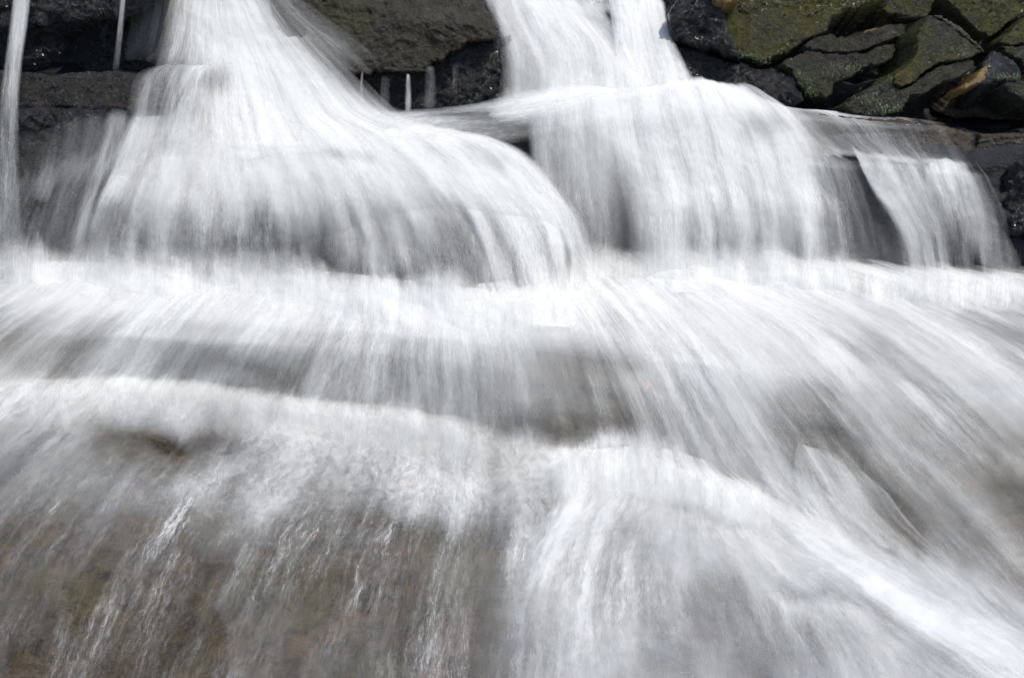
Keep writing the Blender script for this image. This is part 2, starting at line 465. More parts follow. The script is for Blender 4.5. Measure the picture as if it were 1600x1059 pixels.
rock('rock', [(848, 436), (900, 402), (960, 368), (1040, 322), (1056, 355), (1085, 370), (1115, 366), (1190, 312), (1250, 276), (1330, 258), (1400, 250), (1385, 285), (1320, 325), (1250, 350), (1180, 390), (1130, 402), (1105, 450), (1040, 475), (960, 485), (890, 465)],
     2.485, M_GREY, (0.05, -1, 0.35), 0.16, 0.0054, 0.0042, 'long sloping grey slab whose left tip touches the water on the ledge', zoom=Z4, seed=19)
rock('rock', [(1005, 48), (1035, 8), (1090, -40), (1236, -40), (1240, -8), (1216, 22), (1205, 60), (1186, 84), (1120, 74), (1060, 58)],
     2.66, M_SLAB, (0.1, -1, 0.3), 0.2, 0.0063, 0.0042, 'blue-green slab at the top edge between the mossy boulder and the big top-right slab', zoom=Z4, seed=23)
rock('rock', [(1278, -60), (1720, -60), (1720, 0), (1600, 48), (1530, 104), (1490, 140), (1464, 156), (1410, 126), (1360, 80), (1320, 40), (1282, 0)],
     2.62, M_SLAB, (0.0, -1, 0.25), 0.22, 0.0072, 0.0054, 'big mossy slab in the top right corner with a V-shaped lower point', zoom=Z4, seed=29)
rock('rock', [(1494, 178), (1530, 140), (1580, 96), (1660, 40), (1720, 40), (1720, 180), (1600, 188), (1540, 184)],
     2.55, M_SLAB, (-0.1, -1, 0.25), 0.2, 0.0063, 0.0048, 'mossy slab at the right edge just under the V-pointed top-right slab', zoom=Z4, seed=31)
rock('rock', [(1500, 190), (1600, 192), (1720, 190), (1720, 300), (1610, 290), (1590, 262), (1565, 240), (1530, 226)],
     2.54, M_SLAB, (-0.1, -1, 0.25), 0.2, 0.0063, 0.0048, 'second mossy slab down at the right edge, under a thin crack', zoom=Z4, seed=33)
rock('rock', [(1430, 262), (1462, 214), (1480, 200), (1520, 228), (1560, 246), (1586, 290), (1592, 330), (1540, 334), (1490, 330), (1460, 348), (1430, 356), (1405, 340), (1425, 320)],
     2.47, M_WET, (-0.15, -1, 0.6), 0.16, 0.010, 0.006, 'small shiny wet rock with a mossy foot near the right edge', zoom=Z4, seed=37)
rock('rock', [(1330, 372), (1365, 348), (1400, 322), (1432, 275), (1455, 262), (1450, 330), (1405, 352), (1350, 374)],
     2.46, M_RUST, (0.1, -1, 0.5), 0.08, 0.004, 0.001, 'small ochre wedge of bare rock left of the shiny wet rock', zoom=Z4, seed=41)
rock('rock', [(1498, 352), (1540, 340), (1720, 338), (1720, 440), (1600, 425), (1570, 410), (1530, 378)],
     2.45, M_GREY, (-0.1, -1, 0.4), 0.14, 0.0054, 0.0042, 'small grey slab at the right edge below the shiny wet rock', zoom=Z4, seed=43)
rock('rock', [(1235, 470), (1320, 400), (1420, 370), (1500, 372), (1580, 430), (1720, 450), (1720, 520), (1400, 500), (1300, 500)],
     2.60, M_BROWN, (-0.1, -1, -0.1), 0.2, 0.02, 0.008, 'dark brown rock deep in the hollow at lower right of the bank', zoom=Z4, seed=47)
rock('rock', [(850, 152), (900, 128), (980, 110), (1060, 90), (1130, 80), (1090, 104), (1000, 126), (930, 156), (890, 156)],
     2.66, M_RUST, (0, -1, 0.9), 0.1, 0.01, 0.003, 'rust-orange rock face at the back of the long dark hollow', zoom=Z4, seed=53)
rock('rock', [(1010, 60), (1060, 60), (1150, 85), (1120, 96), (1060, 84), (1000, 84)],
     2.70, M_RUST, (0, -1, 0.6), 0.1, 0.01, 0.003, 'small rusty brown wedge of rock under the blue-green top slab', zoom=Z4, seed=59)
rock('rock', [(1225, 66), (1262, 60), (1310, 92), (1380, 150), (1440, 212), (1428, 222), (1370, 172), (1300, 116)],
     2.58, M_BROWN, (0.45, -1, 0.1), 0.14, 0.008, 0.003, 'dark brown side face along the right edge of the triangular slab', zoom=Z4, seed=61)
rock('rock', [(300, -40), (440, -40), (412, 6), (360, 16), (322, 8)],
     2.56, M_RUST, (0, -1, 0.4), 0.08, 0.01, 0.003, 'orange-brown patch of bare rock at the top edge above the mossy boulder', zoom=Z4, seed=63)
# dark rock filling the bank behind the slabs
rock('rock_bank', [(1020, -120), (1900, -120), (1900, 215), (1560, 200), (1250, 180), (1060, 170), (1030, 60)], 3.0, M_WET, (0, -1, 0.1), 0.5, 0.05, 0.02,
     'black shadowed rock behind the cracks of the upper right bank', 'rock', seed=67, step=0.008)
# the flat ledge at right: upper tread and its brown face
rock('ledge', [(1170, 172), (1230, 176), (1300, 180), (1400, 186), (1500, 200), (1528, 208), (1522, 236), (1510, 262), (1440, 252), (1300, 246), (1180, 246)],
     2.395, M_BROWN, (0, -1, 0.25), 0.3, 0.012, 0.005, 'flat brown rock ledge washed by a thin film of water, below the rock bank', 'ledge', seed=71)
rock('ledge', [(1532, 208), (1600, 207), (1760, 214), (1760, 290), (1600, 268), (1540, 262), (1518, 258), (1528, 232)],
     2.385, M_BROWN, (0, -1, 0.2), 0.3, 0.012, 0.007, 'brown ledge block at the right edge with a pale crack on its left side', 'ledge', seed=73)
rock('rock', [(1640, 225), (1590, 252), (1576, 270), (1568, 292), (1570, 320), (1576, 352), (1574, 366), (1590, 372), (1610, 360), (1680, 380), (1700, 240)],
     2.22, M_WET, (-0.4, -1, 0.4), 0.16, 0.03, 0.013, 'glistening wet brown rock at the right edge above the pool', seed=79, lumps=20)
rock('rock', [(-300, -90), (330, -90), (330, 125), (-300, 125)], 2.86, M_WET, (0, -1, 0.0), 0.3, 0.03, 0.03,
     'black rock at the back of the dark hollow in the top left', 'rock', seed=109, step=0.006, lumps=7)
# centre boulder
rock('boulder', [(400, -60), (745, -60), (760, 10), (777, 45), (772, 66), (750, 66), (731, 66), (722, 78), (704, 84), (694, 98), (676, 101), (664, 112), (640, 116), (612, 113), (580, 117), (545, 114), (500, 112), (470, 90), (430, 40)],
     2.58, M_BOULDER, (0.05, -1, 0.1), 0.35, 0.012, 0.007, 'broad brown-grey boulder between the two upper waterfalls', 'boulder', seed=83,
     crease=[(460, -12, 665, 27, 0.75)])
# left bank
rock('rock', [(30, -60), (255, -60), (250, -5), (238, 8), (215, 24), (190, 34), (150, 36), (110, 38), (62, 42), (40, 20)],
     2.48, M_WET, (0.05, -1, -0.15), 0.4, 0.02, 0.012, 'black overhanging rock at the top left above the dark hollow', seed=89)
rock('ledge', [(-200, 110), (40, 112), (75, 118), (120, 112), (200, 112), (250, 118), (272, 130), (268, 166), (240, 174), (200, 174), (120, 172), (0, 172), (-200, 176)],
     2.36, M_DARK, (0, -1, 0.15), 0.35, 0.016, 0.009, 'wet dark rock ledge running out from the left edge under the hollow', 'ledge', seed=97)
rock('rock', [(-300, 165), (60, 170), (160, 172), (180, 200), (170, 240), (120, 300), (90, 400), (50, 425), (-300, 440)],
     2.27, M_WET, (0.1, -1, 0.05), 0.3, 0.03, 0.02, 'dark wet rock wall below the left ledge, behind thin veils of water', seed=101, lumps=9)
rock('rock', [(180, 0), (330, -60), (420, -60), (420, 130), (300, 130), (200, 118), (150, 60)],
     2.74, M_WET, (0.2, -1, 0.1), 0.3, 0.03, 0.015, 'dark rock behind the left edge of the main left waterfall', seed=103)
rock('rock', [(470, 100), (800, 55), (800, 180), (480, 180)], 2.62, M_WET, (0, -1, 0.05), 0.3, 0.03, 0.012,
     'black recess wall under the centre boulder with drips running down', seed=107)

# ------------------------------------------------------------------ foam coverage of the lower water (a property of the water: how much air is in it)
AX = np.arange(0, 1601, 100.0)
AY = np.array([430, 480, 530, 580, 630, 680, 730, 780, 830, 880, 930, 980, 1030.0])
AT = np.array([[float(x) for x in r.split()] for r in """.8 .85 .92 .95 .92 .92 .95 .97 .98 1 1 .98 .96 .94 .9 .85 .75
.78 .86 .93 .94 .9 .9 .94 .95 .97 1 1 1 .97 .94 .9 .84 .72
.45 .55 .87 .82 .82 .82 .87 .92 .9 .88 .92 .97 .96 .94 .9 .82 .62
.5 .5 .82 .65 .55 .65 .7 .76 .65 .48 .72 .88 .9 .9 .88 .88 .8
.8 .85 .85 .78 .66 .58 .6 .62 .58 .52 .6 .8 .75 .6 .78 .85 .8
.5 .45 .4 .3 .72 .8 .75 .62 .38 .32 .45 .75 .66 .5 .55 .8 .7
.3 .3 .45 .35 .5 .6 .7 .78 .8 .8 .72 .62 .72 .6 .45 .65 .6
.25 .25 .4 .45 .45 .4 .5 .6 .66 .88 .92 .85 .75 .75 .5 .5 .5
.2 .2 .3 .35 .35 .3 .35 .35 .66 .88 .86 .86 .8 .75 .65 .5 .4
.2 .22 .22 .3 .25 .3 .2 .25 .78 .82 .72 .75 .75 .75 .76 .7 .5
.2 .2 .2 .25 .25 .25 .2 .2 .6 .82 .68 .5 .6 .7 .78 .76 .65
.2 .22 .18 .2 .25 .25 .2 .2 .4 .8 .6 .42 .55 .75 .7 .74 .76
.18 .18 .18 .2 .25 .25 .22 .2 .3 .7 .6 .5 .42 .62 .76 .66 .7""".split('\n')])
def cubic1(P, t):
    k = P.shape[0]
    t = np.clip(t, 0, k - 1)
    i = np.minimum(t.astype(int), k - 2)
    f = t - i
    return i, f * f * (3 - 2 * f) * 0.5 + f * 0.5
STROKES = [  # x0,y0,x1,y1,half-width,change of coverage
    (1370, 560, 1580, 770, 42, -.25), (1220, 630, 1420, 820, 34, -.24), (1420, 780, 1620, 960, 46, -.16), (1540, 640, 1640, 800, 40, -.12),
    (1500, 700, 1600, 830, 30, -.1), (1290, 560, 1600, 760, 20, .12),
    (845, 690, 900, 712, 24, -.15), (960, 600, 985, 690, 16, -.1), (1060, 620, 1080, 720, 14, -.1),
    (830, 540, 990, 575, 18, -.2), (900, 590, 955, 690, 18, -.05),
    (330, 560, 470, 600, 16, -.15), (200, 605, 330, 600, 14, .15), (420, 625, 640, 650, 14, .18),
    (700, 660, 850, 712, 14, .25), (850, 735, 1040, 715, 18, .25),
    (180, 690, 390, 655, 46, -.26), 
    (300, 760, 420, 690, 16, .28), (420, 790, 330, 850, 16, .2), (380, 780, 430, 800, 20, .25),
    (560, 820, 780, 860, 24, -.15),
    (830, 880, 900, 800, 26, .25), (870, 930, 960, 1000, 30, .2), (1000, 860, 1250, 940, 24, .2),
    (1250, 940, 1600, 1040, 26, .15), (1080, 920, 1260, 1060, 70, -.10), (1420, 900, 1620, 1000, 24, -.2), (1300, 930, 1480, 1050, 24, -.15), (1240, 900, 1480, 1030, 18, -.22),
    (960, 800, 1010, 900, 20, -.18), (1100, 800, 1560, 1000, 14, .12),
    (0, 580, 220, 480, 20, .1), (40, 570, 180, 520, 22, -.15), (540, 470, 400, 455, 12, -.15),
    (1500, 500, 1600, 540, 12, -.3), (1450, 480, 1600, 500, 8, -.15),
]
def strokes(A, px, py, S, fade=False):
    for (x0, y0, x1, y1, w, d) in S:
        dx, dy = x1 - x0, y1 - y0
        t = np.clip(((px - x0) * dx + (py - y0) * dy) / (dx * dx + dy * dy), 0, 1)
        r = np.hypot(px - x0 - t * dx, py - y0 - t * dy)
        tr = ((px - x0) * dx + (py - y0) * dy) / (dx * dx + dy * dy)
        A = A + d * np.exp(-(r / w) ** 2) * (sstep(tr, -0.15, 0.55) if fade else 1.0)
    return A
def coverage(px, py):
    q = np.stack([px / 95.0, py / 150.0, 0 * px], -1)
    g = sstep(py, 560, 680)
    px = px + g * 22 * fbm(q, 3, 401); py = py + g * 30 * fbm(q + 9.1, 3, 402)
    tx = (px - AX[0]) / 100.0
    ty = np.interp(py, AY, np.arange(len(AY)))
    i, a = cubic1(AX, tx)
    j, b = cubic1(AY, ty)
    A = AT[j, i] * (1 - a) * (1 - b) + AT[j, i + 1] * a * (1 - b) + AT[j + 1, i] * (1 - a) * b + AT[j + 1, i + 1] * a * b
    A = strokes(A, px, py, STROKES)
    lo = np.exp(-((px - 300) / 520.0) ** 2) * sstep(py, 740, 860)
    A = A * (1 - 0.62 * lo)
    A = A * (1 - 0.45 * sstep(py, 760, 840) * np.exp(-((px - 960) / 190.0) ** 2))
    return np.clip(A, 0.02, 0.985)
def turbulence(px, py):
    T = 0.12 + 0 * px
    for (x, y, rx, ry, v) in [(420, 720, 260, 90, .9), (700, 740, 220, 70, .6), (950, 760, 160, 70, .6), (880, 880, 90, 80, .5),
                              (100, 640, 200, 40, .5), (1100, 430, 260, 30, .6), (600, 480, 300, 30, .5), (1250, 860, 200, 80, .3),
                              (150, 900, 300, 160, .5), (600, 930, 300, 120, .4)]:
        T = T + v * np.exp(-((px - x) / rx) ** 2 - ((py - y) / ry) ** 2)
    return np.clip(T, 0, 1)

# ------------------------------------------------------------------ water sheets that follow their flow lines
M_FLOW = water_mat('flowing_water', 3.0, 0.12, 1.0, 0.10)
M_FALL = water_mat('falling_water', 3.0, 0.08, 0.9, 0.10)

def sheet(name, lines, nu, nv, mat, cov=None, h=0.0, seed=0.0, edge=(0.12, 0.12, 0.0, 0.0), lump=0.0, lump_s=8.0, turb=None,
          bulge=0.0, kdir=(0, -0.6, 0.8), tau_mul=1.0, cut=0.03, jit=0.25, cpow=1.3, voids=(), sink=0):
    """lines: flow lines side by side, each a list of (px, py[, Y[, coverage]]) going downstream"""
    k = max(len(l) for l in lines)
    L = []
    for l in lines:
        a = np.array([tuple(p) + (np.nan,) * (4 - len(p)) for p in l], float)
        if len(a) != k:
            t = np.linspace(0, len(a) - 1, k)
            a = np.stack([np.interp(t, np.arange(len(a)), a[:, c]) for c in range(4)], 1)
        L.append(a)
    if sink:
        for a in L:
            a[-1, 1] += sink
    Gd = np.stack(L)                                   # (lines, pts, 4)
    Gd = catmull(np.swapaxes(catmull(Gd, nu), 0, 1), nv)   # (nv, nu, 4)
    px, py, Y, cv = [Gd[..., c] for c in range(4)]
    if np.isnan(Y).any():
        Y = bed_Y(px, py)
    else:
        Y = np.minimum(Y, bed_Y(px, py) - 0.02)
    P = at(px, py, Y)
    kd = np.array(kdir, float); kd /= np.linalg.norm(kd)
    u = np.linspace(0, 1, nu)[None, :]; v = np.linspace(0, 1, nv)[:, None]
    off = h + bulge * (1 - (2 * u - 1) ** 2) + 0 * v
    if lump:
        off = off + lump * fbm(P * lump_s + seed, 4, int(seed) + 2)
    P = P + off[..., None] * kd
    # flow coordinates in metres
    du = np.linalg.norm(np.diff(P, axis=1), axis=-1).mean(0)
    dv = np.linalg.norm(np.diff(P, axis=0), axis=-1)
    U = np.concatenate([[0], np.cumsum(du)])[None, :] + np.zeros((nv, 1))
    Vv = np.concatenate([np.zeros((1, nu)), np.cumsum(dv, axis=0)], 0)
    Vv = Vv.mean(1, keepdims=True) * 0.5 + Vv * 0.5
    A = cv if cov is None else (cov(px, py) if callable(cov) else cov + 0 * px)
    A = np.clip(strokes(A, px, py, voids, True), 0.0, 0.99) ** cpow
    tau = -np.log(1 - A) * tau_mul
    j = jit * vnoise(np.stack([U * 9 + seed, Vv * 1.5, 0 * U + 2.2], -1), 7) + jit * 0.6 * vnoise(np.stack([U * 60 + seed, Vv * 2.5, 0 * U], -1), 8)
    e = np.ones_like(tau)
    uu = u + 0 * v; vv = v + 0 * u
    if edge[0]: e = e * sstep(uu + edge[0] * j, 0, edge[0])
    if edge[1]: e = e * sstep(1 - uu + edge[1] * j, 0, edge[1])
    if edge[2]: e = e * sstep(vv + edge[2] * j * 2, 0, edge[2])
    if edge[3]: e = e * sstep(1 - vv + edge[3] * j * 2, 0, edge[3])
    tau = tau * e
    tb = turb(px, py) if callable(turb) else (turb or 0.0) + 0 * px
    uv = np.stack([U + seed * 1.37, Vv + seed * 0.71], -1)
    o = mesh_obj(name, P.reshape(-1, 3), grid_faces(nv, nu, tau > cut), mat, uv=uv.reshape(-1, 2),
                 attrs={'tau': tau.ravel(), 'turb': tb.ravel()})
    return o

FLOW = [
 [(-260, 425), (-450, 480), (-650, 560), (-900, 700), (-1000, 800), (-1050, 900), (-1060, 1000), (-1070, 1200), (-1080, 1500)],
 [(-60, 425), (-200, 480), (-360, 560), (-520, 640), (-620, 740), (-700, 850), (-760, 980), (-800, 1200), (-820, 1500)],
 [(60, 425), (-30, 470), (-140, 530), (-230, 610), (-330, 700), (-430, 820), (-520, 960), (-580, 1150), (-620, 1500)],
 [(200, 430), (130, 475), (50, 535), (-10, 600), (-90, 680), (-190, 800), (-290, 950), (-380, 1150), (-420, 1500)],
 [(330, 435), (280, 480), (225, 540), (180, 600), (110, 670), (10, 780), (-90, 920), (-180, 1150), (-230, 1500)],
 [(430, 440), (400, 485), (350, 548), (315, 610), (270, 675), (200, 770), (120, 900), (40, 1150), (0, 1500)],
 [(530, 450), (510, 495), (480, 555), (450, 620), (425, 685), (370, 780), (300, 910), (210, 1150), (160, 1500)],
 [(620, 460), (615, 505), (598, 568), (590, 630), (575, 700), (540, 800), (490, 920), (420, 1150), (380, 1500)],
 [(700, 465), (705, 510), (710, 570), (715, 640), (715, 710), (700, 800), (670, 920), (630, 1150), (600, 1500)],
 [(780, 468), (800, 515), (815, 580), (827, 660), (832, 730), (830, 820), (815, 930), (800, 1150), (790, 1500)],
 [(850, 462), (890, 510), (920, 580), (945, 655), (960, 725), (975, 820), (985, 930), (990, 1150), (1000, 1500)],
 [(900, 440), (960, 495), (1010, 570), (1050, 650), (1085, 730), (1135, 820), (1195, 930), (1280, 1150), (1340, 1500)],
 [(950, 422), (1040, 480), (1110, 555), (1165, 640), (1225, 730), (1305, 825), (1410, 940), (1580, 1150), (1700, 1500)],
 [(1010, 416), (1120, 470), (1220, 545), (1300, 635), (1380, 730), (1475, 835), (1600, 960), (1800, 1150), (2000, 1500)],
 [(1100, 416), (1230, 460), (1350, 530), (1460, 620), (1560, 720), (1670, 840), (1800, 980), (2020, 1200), (2300, 1500)],
 [(1220, 420), (1350, 455), (1480, 515), (1600, 595), (1720, 700), (1860, 830), (2010, 980), (2250, 1200), (2500, 1500)],
 [(1350, 430), (1480, 458), (1620, 505), (1760, 580), (1900, 680), (2050, 800), (2250, 960), (2500, 1200), (2650, 1500)],
 [(1500, 437), (1620, 455), (1780, 500), (1930, 560), (2100, 660), (2280, 780), (2450, 950), (2600, 1200), (2680, 1500)],
 [(1650, 438), (1800, 452), (2000, 490), (2200, 550), (2350, 650), (2500, 780), (2600, 950), (2660, 1200), (2690, 1500)],
]
FLOW = [[(l[0][0], l[0][1] - 14)] + l[1:] for l in FLOW]
w = sheet('water', FLOW, 640, 420, M_FLOW, coverage, h=0.012, seed=1.0, edge=(0, 0, 0.055, 0), lump=0.005, lump_s=5.0, turb=turbulence, tau_mul=0.62)
tag(w, kind='structure', label='white streaming water spreading over the lower steps of the streambed')
w2 = sheet('water', FLOW, 520, 340, M_FLOW, coverage, h=0.03, seed=5.0, edge=(0, 0, 0.085, 0), lump=0.006, lump_s=6.0, turb=turbulence, tau_mul=0.42)
tag(w2, kind='structure', label='upper layer of foam and spray over the lower steps')

M_THIN = water_mat('thin_foam_streaks', 5.5, 0.0, 1.6, 0.05)
thin = sheet('water', FLOW[2:11], 300, 260, M_THIN, lambda px, py: 0.065 * sstep(py, 640, 800) + 0 * px, h=0.04, seed=33.0,
             edge=(0.05, 0.15, 0, 0), lump=0.006, lump_s=6.0, turb=0.25, cpow=1.0, cut=0.01)
tag(thin, kind='structure', label='thin white foam streaks fanning over the shallow foreground')

def fall(label, lines, nu, nv, layers=((0.0, 0.6), (0.03, 0.45)), **kw):
    base = kw.pop('seed', 1.0)
    root = None
    for i, (h, tm) in enumerate(layers):
        o = sheet('waterfall' if root is None else 'spray_veil', lines, nu, nv, M_FALL, h=h, tau_mul=tm, seed=base + 3.3 * i, kdir=(0, -0.9, 0.45), **kw)
        if root is None:
            root = o
            tag(o, label, 'waterfall')
        else:
            o.parent = root
    return root

# main left waterfall: whole way down to the middle pool
def ML(pts, cv):
    Ys = [2.64, 2.56, 2.50, 2.42, 2.32, 2.22, 2.17, 2.13]
    pts = [(pts[0][0] + (pts[0][0] - pts[1][0]) * 0.6, pts[0][1] - 45)] + pts[1:]
    return [(x, y, Yv, c) for (x, y), Yv, c in zip(pts, Ys, cv)]
fall('tall white waterfall on the left, fanning out into the middle pool', [
 ML([(268, -20), (258, 50), (240, 110), (212, 170), (178, 225), (150, 290), (125, 350), (100, 430)], [0.30, 0.20, 0.35, 0.35, 0.45, 0.60, 0.60, 0.50]),
 ML([(300, -20), (288, 55), (268, 112), (245, 172), (222, 232), (200, 295), (180, 355), (165, 435)], [0.85, 0.70, 0.40, 0.55, 0.75, 0.76, 0.70, 0.74]),
 ML([(318, -20), (312, 60), (305, 116), (296, 176), (288, 232), (278, 295), (268, 355), (260, 440)], [0.98, 0.97, 0.80, 0.75, 0.85, 0.85, 0.80, 0.85]),
 ML([(335, -20), (342, 60), (345, 118), (348, 180), (352, 232), (352, 295), (348, 355), (345, 445)], [0.99, 0.98, 0.96, 0.95, 0.94, 0.89, 0.80, 0.70]),
 ML([(352, -20), (372, 60), (385, 118), (396, 180), (410, 230), (428, 292), (436, 355), (440, 450)], [0.99, 0.98, 0.98, 0.97, 0.96, 0.85, 0.70, 0.45]),
 ML([(366, -20), (398, 60), (424, 118), (446, 180), (474, 226), (505, 288), (525, 355), (538, 455)], [0.98, 0.98, 0.98, 0.98, 0.97, 0.85, 0.70, 0.40]),
 ML([(380, -20), (420, 60), (456, 118), (490, 180), (535, 224), (582, 288), (612, 355), (635, 465)], [0.96, 0.97, 0.98, 0.98, 0.97, 0.93, 0.89, 0.90]),
 ML([(394, -20), (440, 60), (482, 118), (526, 180), (590, 222), (652, 290), (690, 360), (720, 470)], [0.85, 0.92, 0.96, 0.98, 0.97, 0.91, 0.75, 0.65]),
 ML([(406, -20), (458, 60), (505, 118), (558, 182), (650, 224), (720, 292), (765, 362), (805, 475)], [0.60, 0.70, 0.85, 0.95, 0.91, 0.95, 0.93, 0.90]),
 ML([(418, -20), (475, 60), (528, 120), (592, 184), (710, 228), (780, 296), (830, 366), (868, 478)], [0.40, 0.40, 0.50, 0.85, 0.96, 0.97, 0.96, 0.97]),
 ML([(430, -20), (492, 60), (550, 122), (625, 188), (775, 230), (850, 300), (892, 370), (915, 480)], [0.20, 0.20, 0.20, 0.60, 0.85, 0.93, 0.93, 0.93]),
 ML([(442, -20), (510, 60), (575, 124), (660, 192), (815, 228), (885, 300), (925, 370), (955, 480)], [0.10, 0.10, 0.10, 0.40, 0.71, 0.70, 0.75, 0.81]),
], 420, 420, edge=(0.12, 0.07, 0, 0.15), jit=0.5, sink=34, lump=0.005, lump_s=9, turb=0.10,
 voids=[(445, 340, 500, 440, 40, -.24), (690, 300, 742, 440, 20, -.36), (625, 310, 685, 445, 16, -.2), (585, 320, 625, 440, 15, -.18), (755, 310, 805, 440, 13, -.22),
        (195, 300, 150, 400, 22, -.35), (355, 300, 370, 440, 20, -.25), (300, 320, 290, 430, 14, -.2), (240, 330, 215, 430, 12, -.2), (400, 300, 420, 430, 14, -.2),
        (235, 118, 340, 132, 20, -.4), (700, 225, 780, 262, 14, -.2), (500, 240, 580, 252, 8, -.15)], layers=((0.0, 0.65), (0.03, 0.5)))
# thin veil thrown to the right over the boulder
fall('thin veil of spray thrown from the left waterfall across the centre boulder', [
 [(400, -30, 2.5, .55), (440, 30, 2.47, .55), (490, 90, 2.44, .6), (540, 170, 2.4, .7)],
 [(420, -30, 2.5, .45), (480, 30, 2.47, .4), (540, 80, 2.44, .4), (600, 150, 2.4, .3)],
 [(440, -30, 2.5, .25), (520, 20, 2.47, .2), (590, 70, 2.44, .15), (660, 130, 2.4, .1)]], 160, 140, edge=(0.3, 0.4, 0, 0.35), layers=((0.0, 0.8),), seed=9.0)
# side fan of the left waterfall: small hump over the left ledge
fall('small side spill over the end of the left ledge', [
 [(250, 100, 2.42, .2), (215, 115, 2.36, .3), (200, 150, 2.3, .3), (190, 200, 2.27, .25), (175, 260, 2.24, .3)],
 [(275, 98, 2.42, .4), (250, 112, 2.36, .45), (235, 150, 2.3, .4), (225, 200, 2.27, .4), (215, 260, 2.24, .4)],
 [(310, 98, 2.42, .4), (295, 112, 2.36, .5), (285, 150, 2.3, .5), (275, 200, 2.27, .5), (265, 260, 2.24, .5)],
 [(350, 98, 2.42, .4), (340, 115, 2.36, .4), (330, 150, 2.3, .5), (325, 200, 2.27, .6), (320, 260, 2.24, .6)]], 160, 140, edge=(0.25, 0.2, 0.1, 0.2), layers=((0.0, 0.8),), seed=13.0)
fall('veil of water over the black rock left of the main waterfall', [
 [(190, -20, 2.6, .08), (180, 40, 2.58, .1), (170, 115, 2.55, .06)],
 [(235, -20, 2.6, .22), (225, 40, 2.58, .2), (205, 115, 2.55, .1)],
 [(265, -20, 2.6, .65), (262, 30, 2.58, .45), (248, 112, 2.55, .3)],
 [(305, -20, 2.6, .6), (300, 40, 2.58, .6), (300, 112, 2.55, .6)]], 150, 100, edge=(0.25, 0.1, 0, 0.2), layers=((0.0, 0.8),), seed=15.0)
# far left thin stream
fall('narrow stream of water falling at the far left edge', [
 [(20, -30, 2.38, .55), (10, 50, 2.33, .5), (2, 112, 2.28, .4), (-8, 200, 2.22, .25), (-20, 420, 2.17, .3)],
 [(36, -30, 2.38, .85), (28, 50, 2.33, .75), (20, 112, 2.28, .6), (14, 200, 2.22, .35), (10, 420, 2.17, .3)],
 [(54, -30, 2.38, .5), (44, 50, 2.33, .45), (36, 112, 2.28, .4), (34, 200, 2.22, .25), (45, 420, 2.17, .25)]], 80, 260, edge=(0.3, 0.3, 0, 0.1), layers=((0.0, 0.9),), seed=17.0)
fall('thin trickle hanging in front of the dark hollow at left', [
 [(188, -10, 2.36, .2), (182, 50, 2.35, .15), (174, 112, 2.34, .15)],
 [(193, -10, 2.36, .6), (187, 50, 2.35, .4), (180, 112, 2.34, .25)],
 [(198, -10, 2.36, .2), (193, 50, 2.35, .15), (187, 112, 2.34, .15)]], 24, 60, edge=(0.3, 0.3, 0, 0.2), layers=((0.0, 1.0),), seed=19.0)
fall('faint spray fan against the dark wall at lower left', [
 [(-40, 260, 2.28, .05), (-60, 340, 2.22, .12), (-80, 430, 2.17, .25)],
 [(60, 250, 2.28, .12), (10, 330, 2.22, .18), (-30, 430, 2.17, .4)],
 [(120, 235, 2.28, .2), (70, 310, 2.22, .22), (30, 430, 2.17, .45)],
 [(165, 225, 2.28, .25), (120, 300, 2.22, .3), (80, 430, 2.17, .3)],
 [(200, 215, 2.28, .3), (165, 290, 2.22, .5), (125, 430, 2.17, .5)]], 220, 160, edge=(0.1, 0.15, 0.35, 0.15), sink=24, layers=((0.0, 0.8),), seed=21.0)

fall('bluish veil of drops over the dark rock wall under the left ledge', [
 [(0, 165, 2.3, .05), (-10, 240, 2.24, .15), (-30, 320, 2.2, .3)],
 [(70, 168, 2.3, .03), (60, 240, 2.24, .12), (45, 320, 2.2, .3)],
 [(130, 168, 2.3, .08), (120, 230, 2.24, .2), (100, 310, 2.2, .3)],
 [(190, 168, 2.3, .4), (175, 230, 2.24, .45), (160, 300, 2.2, .4)],
 [(240, 165, 2.3, .5), (225, 230, 2.24, .6), (205, 300, 2.2, .5)]], 200, 130, edge=(0.2, 0.2, 0.2, 0.3), layers=((0.0, 0.9),), seed=22.0)
# right-hand upper waterfall (two tongues)
fall('left tongue of the upper right waterfall, pouring past the centre boulder', [
 [(742, -30, 2.85, .6), (772, 40, 2.72, .6), (780, 90, 2.6, .5), (772, 165, 2.5, .35)],
 [(770, -30, 2.85, .95), (800, 40, 2.72, .9), (818, 90, 2.6, .75), (822, 168, 2.5, .6)],
 [(800, -30, 2.85, .99), (838, 35, 2.72, .97), (865, 90, 2.6, .92), (872, 165, 2.5, .9)],
 [(835, -30, 2.85, .99), (872, 30, 2.72, .97), (905, 85, 2.6, .93), (915, 160, 2.5, .95)],
 [(862, -30, 2.85, .8), (905, 35, 2.72, .95), (942, 85, 2.6, .92), (955, 155, 2.5, .97)],
 [(880, -10, 2.85, .6), (930, 48, 2.72, .85), (965, 95, 2.6, .9), (985, 155, 2.5, .97)],
 [(915, -10, 2.85, .5), (955, 36, 2.72, .7), (985, 90, 2.6, .9), (1010, 155, 2.5, .97)]], 260, 200, edge=(0.12, 0.06, 0, 0), layers=((0.0, 0.6), (0.025, 0.45)), seed=23.0, lump=0.008)
